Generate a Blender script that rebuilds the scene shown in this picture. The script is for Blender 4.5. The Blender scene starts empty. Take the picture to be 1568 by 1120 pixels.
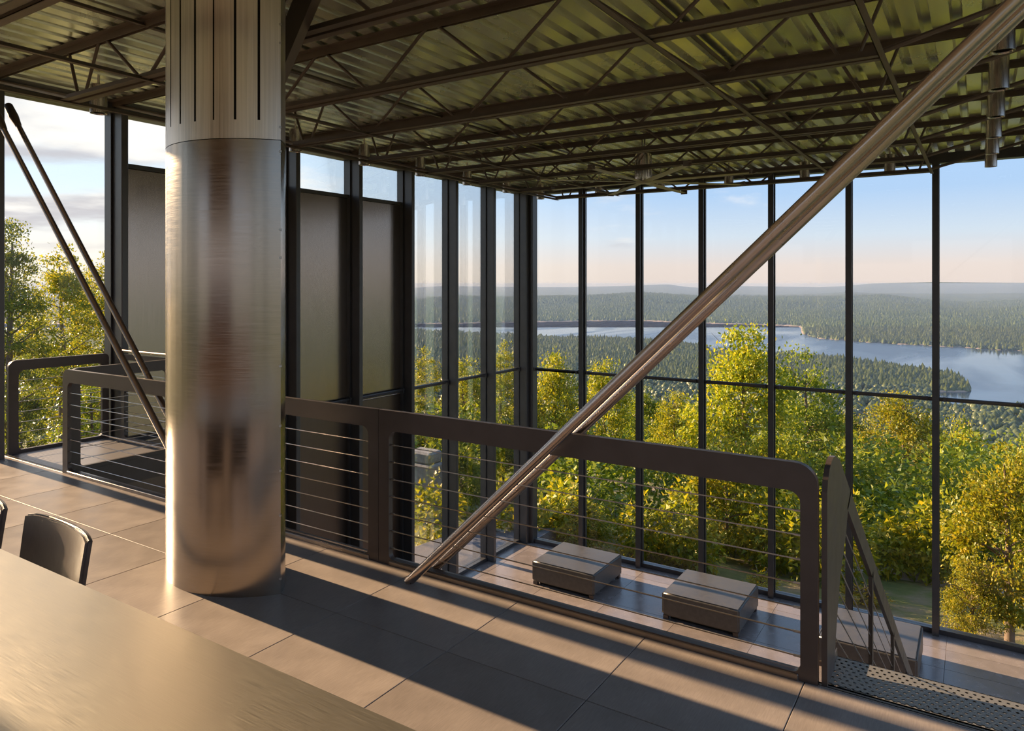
import bpy, math, random
import numpy as np
from mathutils import Vector, Matrix

S = bpy.context.scene
COL = S.collection
random.seed(7)
RNG = np.random.default_rng(7)

# ------------------------------------------------------------------ camera, sky, sun, exposure
EYE = 1.66                       # eye height over the mezzanine floor
HEAD = math.radians(32.88)       # camera heading, turned from +Y towards -X
CA, SA = math.cos(HEAD), math.sin(HEAD)
cam_data = bpy.data.cameras.new('camera')
cam_data.sensor_fit = 'HORIZONTAL'
cam_data.sensor_width = 36.0
cam_data.lens = 36.0 * 1106.0 / 1568.0
cam_data.shift_y = -125.0 / 1568.0
cam_data.clip_start = 0.05
cam_data.clip_end = 60000
cam = bpy.data.objects.new('camera', cam_data)
COL.objects.link(cam)
cam.location = (0, 0, EYE)
cam.rotation_euler = (math.pi / 2, 0, HEAD)
S.camera = cam

S.view_settings.view_transform = 'Standard'
S.view_settings.look = 'None'
S.view_settings.gamma = 1.0
S.view_settings.exposure = 1.35
S.view_settings.use_curve_mapping = False
S.cycles.use_denoising = True
S.cycles.max_bounces = 10
S.cycles.diffuse_bounces = 4
S.cycles.glossy_bounces = 4
S.cycles.transparent_max_bounces = 24
S.cycles.volume_bounces = 0
S.cycles.sample_clamp_indirect = 6.0
S.cycles.caustics_reflective = False
S.cycles.caustics_refractive = False

SUN_EL = math.radians(15)
sun_data = bpy.data.lights.new('sun', 'SUN')
sun_data.energy = 7.4
sun_data.color = (1.0, 0.70, 0.43)
sun_data.angle = math.radians(0.7)
sun = bpy.data.objects.new('sun', sun_data)
COL.objects.link(sun)
sun.location = (-40, 0, 12)
sun.rotation_euler = Vector((math.cos(SUN_EL), -0.008, -math.sin(SUN_EL))).to_track_quat('-Z', 'Y').to_euler()

world = bpy.data.worlds.new('evening_sky')
S.world = world
world.use_nodes = True


class NT:
    """tiny helper to write node trees"""
    def __init__(self, tree):
        self.t = tree
        self.n = tree.nodes
        self.l = tree.links

    def add(self, kind, **kw):
        nd = self.n.new(kind)
        for k, v in kw.items():
            if k == 'inp':
                for a, b in v.items():
                    if isinstance(b, bpy.types.NodeSocket):
                        self.l.new(b, nd.inputs[a])
                    else:
                        nd.inputs[a].default_value = b
            else:
                setattr(nd, k, v)
        return nd

    def math(self, op, a, b=0.0, c=0.0, clamp=False):
        nd = self.n.new('ShaderNodeMath')
        nd.operation = op
        nd.use_clamp = clamp
        for i, v in enumerate((a, b, c)):
            if isinstance(v, bpy.types.NodeSocket):
                self.l.new(v, nd.inputs[i])
            else:
                nd.inputs[i].default_value = v
        return nd.outputs[0]

    def ramp(self, fac, stops, interp='LINEAR'):
        nd = self.n.new('ShaderNodeValToRGB')
        self.l.new(fac, nd.inputs[0])
        cr = nd.color_ramp
        cr.interpolation = interp
        while len(cr.elements) < len(stops):
            cr.elements.new(0.5)
        for e, (p, c) in zip(cr.elements, stops):
            e.position = p
            e.color = c if len(c) == 4 else (*c, 1)
        return nd.outputs[0]

    def mix(self, fac, a, b, blend='MIX'):
        nd = self.n.new('ShaderNodeMix')
        nd.data_type = 'RGBA'
        nd.blend_type = blend
        for i, v in ((0, fac), (6, a), (7, b)):
            if isinstance(v, bpy.types.NodeSocket):
                self.l.new(v, nd.inputs[i])
            else:
                nd.inputs[i].default_value = v if i == 0 else (v if len(v) == 4 else (*v, 1))
        return nd.outputs[2]


def build_sky():
    g = NT(world.node_tree)
    g.n.clear()
    tc = g.add('ShaderNodeTexCoord')
    sep = g.add('ShaderNodeSeparateXYZ', inp={0: tc.outputs['Generated']})
    x, y, z = sep.outputs
    el = g.math('MULTIPLY', g.math('ARCSINE', z), 180 / math.pi / 90.0)       # 0..1 for 0..90 degrees
    blue = g.ramp(el, [(0.0, (.365, .305, .28)), (.015, (.37, .315, .295)), (.04, (.30, .335, .385)), (.075, (.205, .285, .41)),
                       (.14, (.19, .29, .45)), (.35, (.19, .28, .45)), (1.0, (.13, .21, .40))])
    west = g.ramp(el, [(0.0, (.46, .41, .34)), (.03, (.46, .43, .40)), (.08, (.37, .43, .49)), (.2, (.30, .39, .51)),
                       (.5, (.22, .32, .48)), (1.0, (.13, .21, .40))])
    toward = g.math('SUBTRACT', g.math('MULTIPLY', x, -1.0), g.math('MULTIPLY', y, 0.0))
    wf = g.add('ShaderNodeMapRange', interpolation_type='SMOOTHSTEP', inp={0: toward, 1: .30, 2: .95})
    sky = g.mix(wf.outputs[0], blue, west)
    # clouds: noise on a flattened direction, so that they lie in layers
    zz = g.math('ADD', g.math('MAXIMUM', z, 0.0), 0.10)
    cx = g.math('DIVIDE', x, zz)
    cy = g.math('DIVIDE', y, zz)
    comb = g.add('ShaderNodeCombineXYZ', inp={0: cx, 1: cy, 2: 0.35})
    n1 = g.add('ShaderNodeTexNoise', inp={'Vector': comb.outputs[0], 'Scale': .62, 'Detail': 7.0, 'Roughness': .56, 'Distortion': .25})
    cover = g.add('ShaderNodeMapRange', inp={0: toward, 1: .35, 2: .8, 3: .62, 4: .43})
    hi = g.math('ADD', cover.outputs[0], .16)
    cl = g.add('ShaderNodeMapRange', interpolation_type='SMOOTHSTEP', inp={0: n1.outputs[0], 1: cover.outputs[0], 2: hi})
    n2 = g.add('ShaderNodeTexNoise', inp={'Vector': comb.outputs[0], 'Scale': 1.3, 'Detail': 5.0, 'Roughness': .5})
    shade = g.add('ShaderNodeMapRange', interpolation_type='SMOOTHSTEP', inp={0: n2.outputs[0], 1: .40, 2: .62})
    ccol = g.mix(shade.outputs[0], (.27, .25, .265), (.50, .46, .43))
    amt = g.math('MULTIPLY', cl.outputs[0], .85)
    up = g.add('ShaderNodeMapRange', inp={0: z, 1: .015, 2: .07})
    amt = g.math('MULTIPLY', amt, up.outputs[0])
    sky2 = g.mix(amt, sky, ccol)
    below = g.add('ShaderNodeMapRange', inp={0: z, 1: -.02, 2: 0.0})
    sky3 = g.mix(below.outputs[0], (.12, .14, .10), sky2)
    bg = g.add('ShaderNodeBackground', inp={0: sky3, 1: 1.0})
    out = g.add('ShaderNodeOutputWorld')
    g.l.new(bg.outputs[0], out.inputs[0])


build_sky()

# ------------------------------------------------------------------ mesh helpers


class MB:
    """collects polygons of one part"""
    def __init__(self):
        self.v = []
        self.f = []

    def add(self, verts, faces):
        b = len(self.v)
        self.v += [tuple(p) for p in verts]
        self.f += [tuple(i + b for i in f) for f in faces]
        return self

    def box(self, lo, hi):
        (a, b, c), (d, e, f) = lo, hi
        return self.add([(a, b, c), (d, b, c), (d, e, c), (a, e, c), (a, b, f), (d, b, f), (d, e, f), (a, e, f)],
                        [(3, 2, 1, 0), (4, 5, 6, 7), (0, 1, 5, 4), (1, 2, 6, 5), (2, 3, 7, 6), (3, 0, 4, 7)])

    def bevbox(self, lo, hi, r=.01):
        """box with chamfered edges"""
        import itertools
        lo, hi = Vector(lo), Vector(hi)
        c, h = (lo + hi) / 2, (hi - lo) / 2
        pts, idx = [], {}
        for s in itertools.product((-1, 1), repeat=3):
            for ax in range(3):
                p = [c[i] + s[i] * (h[i] - (0 if i == ax else r)) for i in range(3)]
                idx[(s, ax)] = len(pts)
                pts.append(p)
        fs = []
        for ax in range(3):
            o = [i for i in range(3) if i != ax]
            for sg in (-1, 1):
                q = []
                for a, b in ((-1, -1), (1, -1), (1, 1), (-1, 1)):
                    s = [0, 0, 0]; s[ax] = sg; s[o[0]] = a; s[o[1]] = b
                    q.append(idx[(tuple(s), ax)])
                fs.append(q)
        for ax in range(3):
            o = [i for i in range(3) if i != ax]
            for a, b in itertools.product((-1, 1), repeat=2):
                s1 = [0, 0, 0]; s2 = [0, 0, 0]
                s1[ax], s2[ax] = -1, 1
                for s in (s1, s2):
                    s[o[0]], s[o[1]] = a, b
                fs.append([idx[(tuple(s1), o[0])], idx[(tuple(s2), o[0])], idx[(tuple(s2), o[1])], idx[(tuple(s1), o[1])]])
        for s in itertools.product((-1, 1), repeat=3):
            fs.append([idx[(s, 0)], idx[(s, 1)], idx[(s, 2)]])
        return self.add(pts, fs)

    def tube(self, p, q, r, n=10, r2=None, caps=True):
        p, q = Vector(p), Vector(q)
        d = (q - p).normalized()
        a = d.orthogonal().normalized()
        b = d.cross(a)
        r2 = r if r2 is None else r2
        vs = []
        for c, rr in ((p, r), (q, r2)):
            for i in range(n):
                t = 2 * math.pi * i / n
                vs.append(c + (a * math.cos(t) + b * math.sin(t)) * rr)
        fs = [(i, (i + 1) % n, n + (i + 1) % n, n + i) for i in range(n)]
        if caps:
            fs += [tuple(reversed(range(n))), tuple(range(n, 2 * n))]
        return self.add(vs, fs)

    def path(self, pts, r, n=8):
        for p, q in zip(pts, pts[1:]):
            self.tube(p, q, r, n)
        return self

    def lathe(self, prof, c=(0, 0, 0), n=24):
        vs, fs = [], []
        for (r, z) in prof:
            for i in range(n):
                t = 2 * math.pi * i / n
                vs.append((c[0] + r * math.cos(t), c[1] + r * math.sin(t), c[2] + z))
        for k in range(len(prof) - 1):
            for i in range(n):
                j = (i + 1) % n
                fs.append((k * n + i, k * n + j, (k + 1) * n + j, (k + 1) * n + i))
        return self.add(vs, fs)

    def prism(self, outline, axis, lo, hi):
        """outline of 2-D points in the plane across axis, extruded along axis"""
        def P(a, b, t):
            return {0: (t, a, b), 1: (a, t, b), 2: (a, b, t)}[axis]
        n = len(outline)
        vs = [P(a, b, lo) for a, b in outline] + [P(a, b, hi) for a, b in outline]
        fs = [(i, (i + 1) % n, n + (i + 1) % n, n + i) for i in range(n)]
        fs += [tuple(reversed(range(n))), tuple(range(n, 2 * n))]
        return self.add(vs, fs)

    def ring(self, outer, inner, axis, lo, hi):
        """plate with a hole: outer and inner outlines have equally many points"""
        def P(a, b, t):
            return {0: (t, a, b), 1: (a, t, b), 2: (a, b, t)}[axis]
        n = len(outer)
        vs = [P(a, b, t) for t in (lo, hi) for o in (outer, inner) for a, b in o]
        fs = []
        for i in range(n):
            j = (i + 1) % n
            fs += [(i, j, n + j, n + i), (2 * n + j, 2 * n + i, 3 * n + i, 3 * n + j),
                   (j, i, 2 * n + i, 2 * n + j), (n + i, n + j, 3 * n + j, 3 * n + i)]
        return self.add(vs, fs)

    def mesh(self, name, mat=None, smooth=None):
        me = bpy.data.meshes.new(name)
        me.from_pydata(self.v, [], self.f)
        if mat:
            me.materials.append(mat)
        fix_normals(me)
        if smooth is not None:
            me.shade_smooth()
            me.set_sharp_from_angle(angle=math.radians(smooth))
        return me

    def build(self, name, mat=None, parent=None, smooth=None):
        return put(name, self.mesh(name, mat, smooth), parent)


def fix_normals(me):
    import bmesh
    bm = bmesh.new()
    bm.from_mesh(me)
    bmesh.ops.recalc_face_normals(bm, faces=bm.faces)
    bm.to_mesh(me)
    bm.free()


def put(name, data, parent=None, loc=None):
    o = bpy.data.objects.new(name, data)
    COL.objects.link(o)
    if parent is not None:
        o.parent = parent
    if loc is not None:
        o.location = loc
    return o


def tag(o, label=None, cat=None, group=None, kind=None):
    if label:
        o['label'] = label
    if cat:
        o['category'] = cat
    if group:
        o['group'] = group
    if kind:
        o['kind'] = kind
    return o


def thing(name, loc, label, cat, group=None):
    o = put(name, None, None, loc)
    o.empty_display_size = .1
    return tag(o, label, cat, group)


def structure(name, label, loc=(0, 0, 0)):
    o = put(name, None, None, loc)
    return tag(o, label, None, None, 'structure')


def copy_tree(o, parent=None):
    c = o.copy()
    COL.objects.link(c)
    c.parent = parent
    for ch in list(o.children):
        copy_tree(ch, c)
    return c


def rrect(x0, z0, x1, z1, radii, n=6):
    """outline of a rounded rectangle, corners bl, br, tr, tl; every corner has n+1 points"""
    pts = []
    for (cx, cz, sx, sz, a0), r in zip(((x0, z0, 1, 1, 180), (x1, z0, -1, 1, 270), (x1, z1, -1, -1, 0), (x0, z1, 1, -1, 90)), radii):
        for i in range(n + 1):
            t = math.radians(a0 + 90 * i / n)
            pts.append((cx + sx * r + r * math.cos(t), cz + sz * r + r * math.sin(t)))
    return pts


def shift(pts, d):
    return [(p[0] + d[0], p[1] + d[1], p[2] + d[2]) for p in pts]


# ------------------------------------------------------------------ materials
def new_mat(name):
    m = bpy.data.materials.new(name)
    m.use_nodes = True
    g = NT(m.node_tree)
    b = m.node_tree.nodes['Principled BSDF']
    return m, g, b


def paint(name, col, rough=.45, metal=0.0, var=.12, scale=6.0, bump=0.0, spec=.5, stretch=(1, 1, 1), coat=0):
    m, g, b = new_mat(name)
    tc = g.add('ShaderNodeTexCoord')
    mp = g.add('ShaderNodeMapping', inp={0: tc.outputs['Object'], 'Scale': stretch})
    nz = g.add('ShaderNodeTexNoise', inp={'Vector': mp.outputs[0], 'Scale': scale, 'Detail': 5.0})
    lo = tuple(c * (1 - var) for c in col)
    hi = tuple(min(1, c * (1 + var)) for c in col)
    c = g.ramp(nz.outputs[0], [(.3, lo), (.7, hi)])
    g.l.new(c, b.inputs['Base Color'])
    b.inputs['Metallic'].default_value = metal
    b.inputs['Specular IOR Level'].default_value = spec
    r = g.add('ShaderNodeMapRange', inp={0: nz.outputs[0], 1: .3, 2: .7, 3: max(.02, rough - .05), 4: rough + .05})
    g.l.new(r.outputs[0], b.inputs['Roughness'])
    if bump:
        bp = g.add('ShaderNodeBump', inp={'Strength': bump, 'Distance': .01, 'Height': nz.outputs[0]})
        g.l.new(bp.outputs[0], b.inputs['Normal'])
    return m


def brushed(name, col, rough, stretch, bump=.05, aniso=0.0, scale=40.0, var=.06):
    m, g, b = new_mat(name)
    tc = g.add('ShaderNodeTexCoord')
    mp = g.add('ShaderNodeMapping', inp={0: tc.outputs['Object'], 'Scale': stretch})
    nz = g.add('ShaderNodeTexNoise', inp={'Vector': mp.outputs[0], 'Scale': scale, 'Detail': 4.0})
    c = g.ramp(nz.outputs[0], [(.3, tuple(x * (1 - var) for x in col)), (.7, tuple(x * (1 + var) for x in col))])
    g.l.new(c, b.inputs['Base Color'])
    b.inputs['Metallic'].default_value = 1.0
    r = g.add('ShaderNodeMapRange', inp={0: nz.outputs[0], 1: .3, 2: .7, 3: rough - .04, 4: rough + .04})
    g.l.new(r.outputs[0], b.inputs['Roughness'])
    b.inputs['Anisotropic'].default_value = aniso
    bp = g.add('ShaderNodeBump', inp={'Strength': bump, 'Distance': .004, 'Height': nz.outputs[0]})
    g.l.new(bp.outputs[0], b.inputs['Normal'])
    return m


def tile_mat(name, col, rough=.36):
    m, g, b = new_mat(name)
    tc = g.add('ShaderNodeTexCoord')
    oi = g.add('ShaderNodeObjectInfo')
    mp = g.add('ShaderNodeMapping', inp={0: tc.outputs['Object'], 'Scale': (70, 6, 6)})
    nz = g.add('ShaderNodeTexNoise', inp={'Vector': mp.outputs[0], 'Scale': 3.0, 'Detail': 4.0})
    n2 = g.add('ShaderNodeTexNoise', inp={'Vector': tc.outputs['Object'], 'Scale': 5.0, 'Detail': 6.0})
    c = g.ramp(nz.outputs[0], [(.25, tuple(x * .86 for x in col)), (.75, tuple(x * 1.12 for x in col))])
    c2 = g.ramp(n2.outputs[0], [(.3, (.86, .86, .86)), (.7, (1.08, 1.08, 1.08))])
    c3 = g.mix(1.0, c, c2, 'MULTIPLY')
    v = g.add('ShaderNodeMapRange', inp={0: oi.outputs['Random'], 3: .88, 4: 1.12})
    hs = g.add('ShaderNodeHueSaturation', inp={'Value': v.outputs[0], 'Color': c3})
    g.l.new(hs.outputs[0], b.inputs['Base Color'])
    r = g.add('ShaderNodeMapRange', inp={0: n2.outputs[0], 1: .3, 2: .7, 3: rough - .05, 4: rough + .06})
    g.l.new(r.outputs[0], b.inputs['Roughness'])
    return m


def glass_mat():
    m, g, b = new_mat('clear_glass')
    g.n.remove(b)
    out = g.n['Material Output']
    fr = g.add('ShaderNodeFresnel', inp={0: 1.45})
    tr = g.add('ShaderNodeBsdfTransparent', inp={0: (.955, .97, .96, 1)})
    gl = g.add('ShaderNodeBsdfGlossy', inp={'Color': (1, 1, 1, 1), 'Roughness': .005})
    mx = g.add('ShaderNodeMixShader', inp={0: g.math('MULTIPLY', fr.outputs[0], .38), 1: tr.outputs[0], 2: gl.outputs[0]})
    g.l.new(mx.outputs[0], out.inputs[0])
    return m


def perforated(name, col, pitch, hole, rough=.35, metal=.9):
    """sheet with a staggered pattern of holes one can see through"""
    m, g, b = new_mat(name)
    out = g.n['Material Output']
    tc = g.add('ShaderNodeTexCoord')
    sep = g.add('ShaderNodeSeparateXYZ', inp={0: tc.outputs['Object']})
    u = g.math('DIVIDE', sep.outputs[0], pitch)
    v = g.math('DIVIDE', sep.outputs[1], pitch)
    row = g.math('FLOOR', v)
    off = g.math('MULTIPLY', g.math('MODULO', g.math('ABSOLUTE', row), 2.0), .5)
    fu = g.math('SUBTRACT', g.math('FRACT', g.math('ADD', u, off)), .5)
    fv = g.math('SUBTRACT', g.math('FRACT', v), .5)
    d = g.math('SQRT', g.math('ADD', g.math('MULTIPLY', fu, fu), g.math('MULTIPLY', fv, fv)))
    isin = g.math('LESS_THAN', d, hole)
    b.inputs['Base Color'].default_value = (*col, 1)
    b.inputs['Metallic'].default_value = metal
    b.inputs['Roughness'].default_value = rough
    tr = g.add('ShaderNodeBsdfTransparent')
    mx = g.add('ShaderNodeMixShader', inp={0: isin, 1: b.outputs[0], 2: tr.outputs[0]})
    g.l.new(mx.outputs[0], out.inputs[0])
    return m


def leaf_mat(name, stops, trans=.4):
    m, g, b = new_mat(name)
    out = g.n['Material Output']
    geo = g.add('ShaderNodeNewGeometry')
    oi = g.add('ShaderNodeObjectInfo')
    col = g.ramp(geo.outputs['Random Per Island'], stops)
    v = g.add('ShaderNodeMapRange', inp={0: oi.outputs['Random'], 3: .82, 4: 1.18})
    h = g.add('ShaderNodeMapRange', inp={0: oi.outputs['Random'], 3: .485, 4: .51})
    hs = g.add('ShaderNodeHueSaturation', inp={'Hue': h.outputs[0], 'Value': v.outputs[0], 'Color': col})
    b.inputs['Roughness'].default_value = .45
    b.inputs['Specular IOR Level'].default_value = .35
    g.l.new(hs.outputs[0], b.inputs['Base Color'])
    tl = g.add('ShaderNodeBsdfTranslucent')
    tcol = g.mix(1.0, hs.outputs[0], (1.25, 1.15, .6), 'MULTIPLY')
    g.l.new(tcol, tl.inputs[0])
    mx = g.add('ShaderNodeMixShader', inp={0: trans, 1: b.outputs[0], 2: tl.outputs[0]})
    g.l.new(mx.outputs[0], out.inputs[0])
    return m


M = {}
M['frame'] = paint('dark_bronze_paint', (.080, .060, .052), .40, 0, .10, 8)
M['mullion'] = paint('dark_mullion_paint', (.085, .082, .084), .36, .2, .10, 5)
M['joist'] = paint('brown_primer_steel', (.15, .112, .09), .5, .1, .15, 4)
M['deck'] = paint('galvanised_deck', (.90, .88, .78), .24, .85, .025, 2)
M['column'] = brushed('brushed_column_sheet', (.35, .302, .255), .22, (.5, .5, 18), .006, 0, 14)
M['column_up'] = brushed('streaked_column_sheet', (.58, .53, .48), .34, (20, 20, .25), .10, 0, 6, .12)
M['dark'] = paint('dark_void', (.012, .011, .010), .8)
M['rivet'] = paint('rivet_steel', (.35, .33, .31), .35, 1)
M['table'] = brushed('brushed_table_steel', (.60, .54, .45), .37, (1.2, 90, 30), .035, 0, 8)
M['tile'] = tile_mat('porcelain_tile', (.325, .268, .232))
M['tile_low'] = tile_mat('porcelain_tile_lower', (.29, .24, .22), .24)
M['concrete'] = paint('slab_concrete', (.16, .15, .14), .8, 0, .2, 3)
M['edge'] = paint('steel_edge_trim', (.22, .20, .19), .32, .9, .1, 6)
M['steel'] = paint('satin_steel_tube', (.52, .44, .40), .26, 1.0, .03, 2)
M['rod'] = paint('dark_satin_rod', (.24, .20, .18), .30, 1.0, .04, 2)
M['cable'] = paint('steel_cable', (.45, .41, .38), .35, 1)
M['can'] = brushed('brushed_downlight_can', (.52, .47, .43), .25, (30, 30, .5), .04, 0, 8)
M['fan'] = paint('fan_blade_paint', (.40, .35, .28), .4, .35, .06, 4)
M['hide'] = paint('grey_leather', (.092, .083, .075), .42, 0, .18, 14, .10)
M['chair'] = paint('dark_leather', (.062, .046, .040), .36, 0, .2, 22, .12)
M['panel'] = brushed('brown_metal_panel', (.42, .36, .32), .22, (40, 40, .4), .04, 0, 5)
M['panel_low'] = brushed('dark_metal_panel', (.16, .13, .115), .36, (40, 40, .4), .05, 0, 5)
M['glass'] = glass_mat()
M['perf'] = perforated('perforated_tread_steel', (.36, .335, .30), .028, .22, .45, .6)
M['grate'] = perforated('perforated_landing_steel', (.40, .36, .35), .026, .27, .40, .7)
M['rear'] = paint('warm_wood_wall', (.34, .20, .12), .5, 0, .25, 3, 0, .4, (1, 1, 8))
M['bark'] = paint('tree_bark', (.17, .125, .095), .85, 0, .35, 9, .5, .2, (1, 1, .25))
M['gravel'] = paint('grey_gravel', (.15, .15, .165), .9, 0, .45, 60, .4, .2)
M['drive'] = paint('tan_gravel_drive', (.33, .26, .21), .9, 0, .25, 4, .3, .2)
M['stone'] = paint('grey_stone', (.27, .255, .24), .85, 0, .25, 9, .4, .2)
M['leaf_a'] = leaf_mat('leaf_yellow_green', [(0, (.12, .17, .012)), (.45, (.27, .30, .018)), (.85, (.42, .38, .022)), (1, (.50, .40, .03))])
M['leaf_b'] = leaf_mat('leaf_mid_green', [(0, (.075, .125, .014)), (.5, (.18, .23, .020)), (1, (.32, .33, .03))])
M['leaf_c'] = leaf_mat('leaf_dull_green', [(0, (.06, .10, .022)), (.5, (.125, .17, .03)), (1, (.22, .25, .045))])
M['leaf_y'] = leaf_mat('leaf_bright_yellow', [(0, (.22, .25, .012)), (.6, (.46, .40, .015)), (1, (.60, .42, .02))])

# ------------------------------------------------------------------ the building shell
WX, RX, FY, BY = -8.0, 1.06, 12.76, -5.0       # glass planes left, right, far; back wall
ZL, HEADZ, DECKZ, EDGE = -3.65, 3.52, 3.64, 3.225
PITCH = 1.185
COLY = [4.25 + PITCH * k for k in range(-7, 8)]   # wall columns and joists share the spacing


def tiles(parent, xs, ys, ztop, mat, thick=.012, gap=.004):
    cache = {}
    for x0, x1 in zip(xs, xs[1:]):
        for y0, y1 in zip(ys, ys[1:]):
            key = (round(x1 - x0, 3), round(y1 - y0, 3))
            if key not in cache:
                w, d = x1 - x0 - gap, y1 - y0 - gap
                cache[key] = MB().bevbox((-w / 2, -d / 2, -thick), (w / 2, d / 2, 0), .0015).mesh('tile', mat)
            put('tile', cache[key], parent, ((x0 + x1) / 2, (y0 + y1) / 2, ztop))


def grid(a, b, anchor, step):
    v = [a]
    k = math.ceil((a - anchor) / step + 1e-6)
    while anchor + k * step < b - 1e-6:
        v.append(anchor + k * step)
        k += 1
    if v[1] - v[0] < .05:
        v.pop(1)
    return v + [b]


fl = MB().box((WX, BY, -.28), (RX, EDGE - .012, -.0125)).build('floor', M['concrete'])
tag(fl, 'upper mezzanine floor of large warm grey tiles', None, None, 'structure')
tiles(fl, grid(WX + .02, RX, -3.43, .705), grid(BY + .02, EDGE - .025, 2.577, .613), 0.0, M['tile'])
tr = MB().box((WX, EDGE - .023, -.0125), (RX, EDGE, .001)).box((WX, EDGE - .012, -.30), (RX, EDGE, .001)).box((-6.77, EDGE, -.30), (RX, EDGE + .06, -.27)).build('trim_1', M['edge'])
tag(tr, 'steel edge strip along the open side of the mezzanine', None, None, 'structure')
fl2 = MB().box((WX - .15, BY, ZL - .25), (RX + .15, FY + .12, ZL - .0125)).build('floor.001', M['concrete'])
tag(fl2, 'lower living room floor of large tiles far below the railing', None, None, 'structure')
tiles(fl2, grid(WX + .06, RX, -5.2, 1.2), grid(9.14, FY - .06, 10.98, .613), ZL, M['tile_low'])

# ceiling: ribbed metal deck
deck = MB()
x = -8.3
prof = []
while x < 1.5:
    prof += [(x, DECKZ), (x + .118, DECKZ), (x + .134, DECKZ + .06), (x + .184, DECKZ + .06)]
    x += .20
prof.append((x, DECKZ))
y0, y1 = BY, FY + .5
vs = [(a, y, b) for y in (y0, y1) for a, b in prof]
n = len(prof)
deck.add(vs, [(i, i + 1, n + i + 1, n + i) for i in range(n - 1)])
ce = deck.build('ceiling', M['deck'])
tag(ce, 'ribbed galvanised metal roof deck lit yellow green from outside', None, None, 'structure')
MB().box((-8.3, BY, DECKZ + .065), (1.5, FY + .5, DECKZ + .25)).build('roof_slab', M['concrete'], ce)

# back wall, out of view behind the camera
wb = MB()
wb.box((WX - .1, BY - .2, ZL), (RX + .1, BY, 1.0)).box((WX - .1, BY - .2, 3.25), (RX + .1, BY, DECKZ + .05))
wb.box((-5.9, BY - .2, 1.0), (-2.1, BY, 1.75)).box((-5.9, BY - .2, 2.45), (-2.1, BY, 3.25))
wb = wb.build('wall_back', M['rear'])
tag(wb, 'warm timber wall behind the dining table', None, None, 'structure')


def pane(parent, lo, hi):
    return MB().box(lo, hi).build('pane', M['glass'], parent)


# ---- left wall
wl = structure('wall_left', 'long glass and panel wall with deep dark steel columns')
MB().box((WX - .08, BY, HEADZ), (WX + .10, FY, DECKZ)).build('head_beam', M['mullion'], wl)
MB().box((WX - .06, BY, ZL - .02), (WX + .08, FY, ZL + .06)).build('sill', M['mullion'], wl)
colm = MB().bevbox((WX, 0, ZL), (WX + .25, .075, HEADZ + .05), .008).box((WX - .04, -.02, ZL), (WX + .05, .09, HEADZ)) \
    .box((WX - .05, -.025, ZL), (WX + .075, -.015, HEADZ)).mesh('column', M['mullion'])
for y in COLY:
    put('column', colm, wl, (0, y, 0))
trm = MB().tube((WX + .075, .12, -.07), (WX + .075, PITCH, -.07), .018, 8).tube((WX + .035, .12, -.105), (WX + .035, PITCH, -.105), .014, 8) \
    .box((WX + .02, .13, -.13), (WX + .10, .155, -.045)).box((WX + .02, PITCH - .045, -.13), (WX + .10, PITCH - .02, -.045)).mesh('transom', M['mullion'])
for k in range(0, 7):
    put('transom', trm, wl, (0, 4.25 + PITCH * k, 0))
pan_u = MB().bevbox((WX - .02, (.09), -.135), (WX + .02, PITCH - .02, 2.95), .006).mesh('panel', M['panel'])
pan_l = MB().bevbox((WX - .02, (.09), ZL + .06), (WX + .02, PITCH - .02, -.14), .006).mesh('panel', M['panel_low'])
bar = MB().box((WX - .04, (.09), 2.95), (WX + .05, PITCH - .02, 3.0)).mesh('panel_rail', M['mullion'])
for k in range(0, 4):
    yy = 4.25 + PITCH * k
    put('panel', pan_u, wl, (0, yy, 0))
    put('panel.lower', pan_l, wl, (0, yy, 0)).name = 'panel'
    put('panel_rail', bar, wl, (0, yy, 0))
wn = 1
for k in range(-7, 7):
    yy = 4.25 + PITCH * k
    a, b = yy + (.09), yy + PITCH - .02
    w = structure('window_%d' % wn, 'tall window bay in the wall of deep dark columns')
    wn += 1
    if 0 <= k <= 3:
        pane(w, (WX - .006, a, 3.0), (WX + .006, b, HEADZ))
        w['label'] = 'small clerestory window over a brown metal panel'
    else:
        pane(w, (WX - .006, a, -.07), (WX + .006, b, HEADZ))
        pane(w, (WX - .006, a, ZL + .06), (WX + .006, b, -.075))
# the landing side of the first bay has a rail tube at floor level only

# ---- far wall
wf = structure('wall_far', 'floor to ceiling glass wall facing the lake, slim dark mullions')
MB().box((WX, FY - .08, HEADZ - .03), (RX, FY + .10, DECKZ)).build('head_beam', M['mullion'], wf)
MB().box((WX, FY - .07, ZL - .02), (RX, FY + .06, ZL + .075)).build('sill', M['mullion'], wf)
mul = MB().box((-.045, FY - .16, ZL), (.045, FY - .14, HEADZ)).box((-.016, FY - .14, ZL), (.016, FY - .05, HEADZ)) \
    .box((-.05, FY - .05, ZL), (.05, FY - .03, HEADZ)).box((-.032, FY - .03, ZL), (.032, FY + .05, HEADZ)).mesh('mullion', M['mullion'])
MX = [.65 - 1.2 * j for j in range(0, 7)]
for x in MX:
    put('mullion', mul, wf, (x, 0, 0))
MB().bevbox((WX, FY - .22, ZL), (WX + .24, FY + .05, HEADZ), .01).box((WX + .24, FY - .12, ZL), (WX + .34, FY + .05, HEADZ)).build('corner_column', M['mullion'], wf)
ft = MB().tube((-1.155, FY - .085, -.07), (-.045, FY - .085, -.07), .018, 8).box((-1.15, FY - .05, -.12), (-.05, FY + .02, -.075)) \
    .box((-1.10, FY - .12, -.115), (-1.07, FY - .02, -.045)).box((-.13, FY - .12, -.115), (-.10, FY - .02, -.045)).mesh('transom', M['mullion'])
xs = sorted(MX) + [RX]
xs = [WX + .34 - .035] + xs
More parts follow.
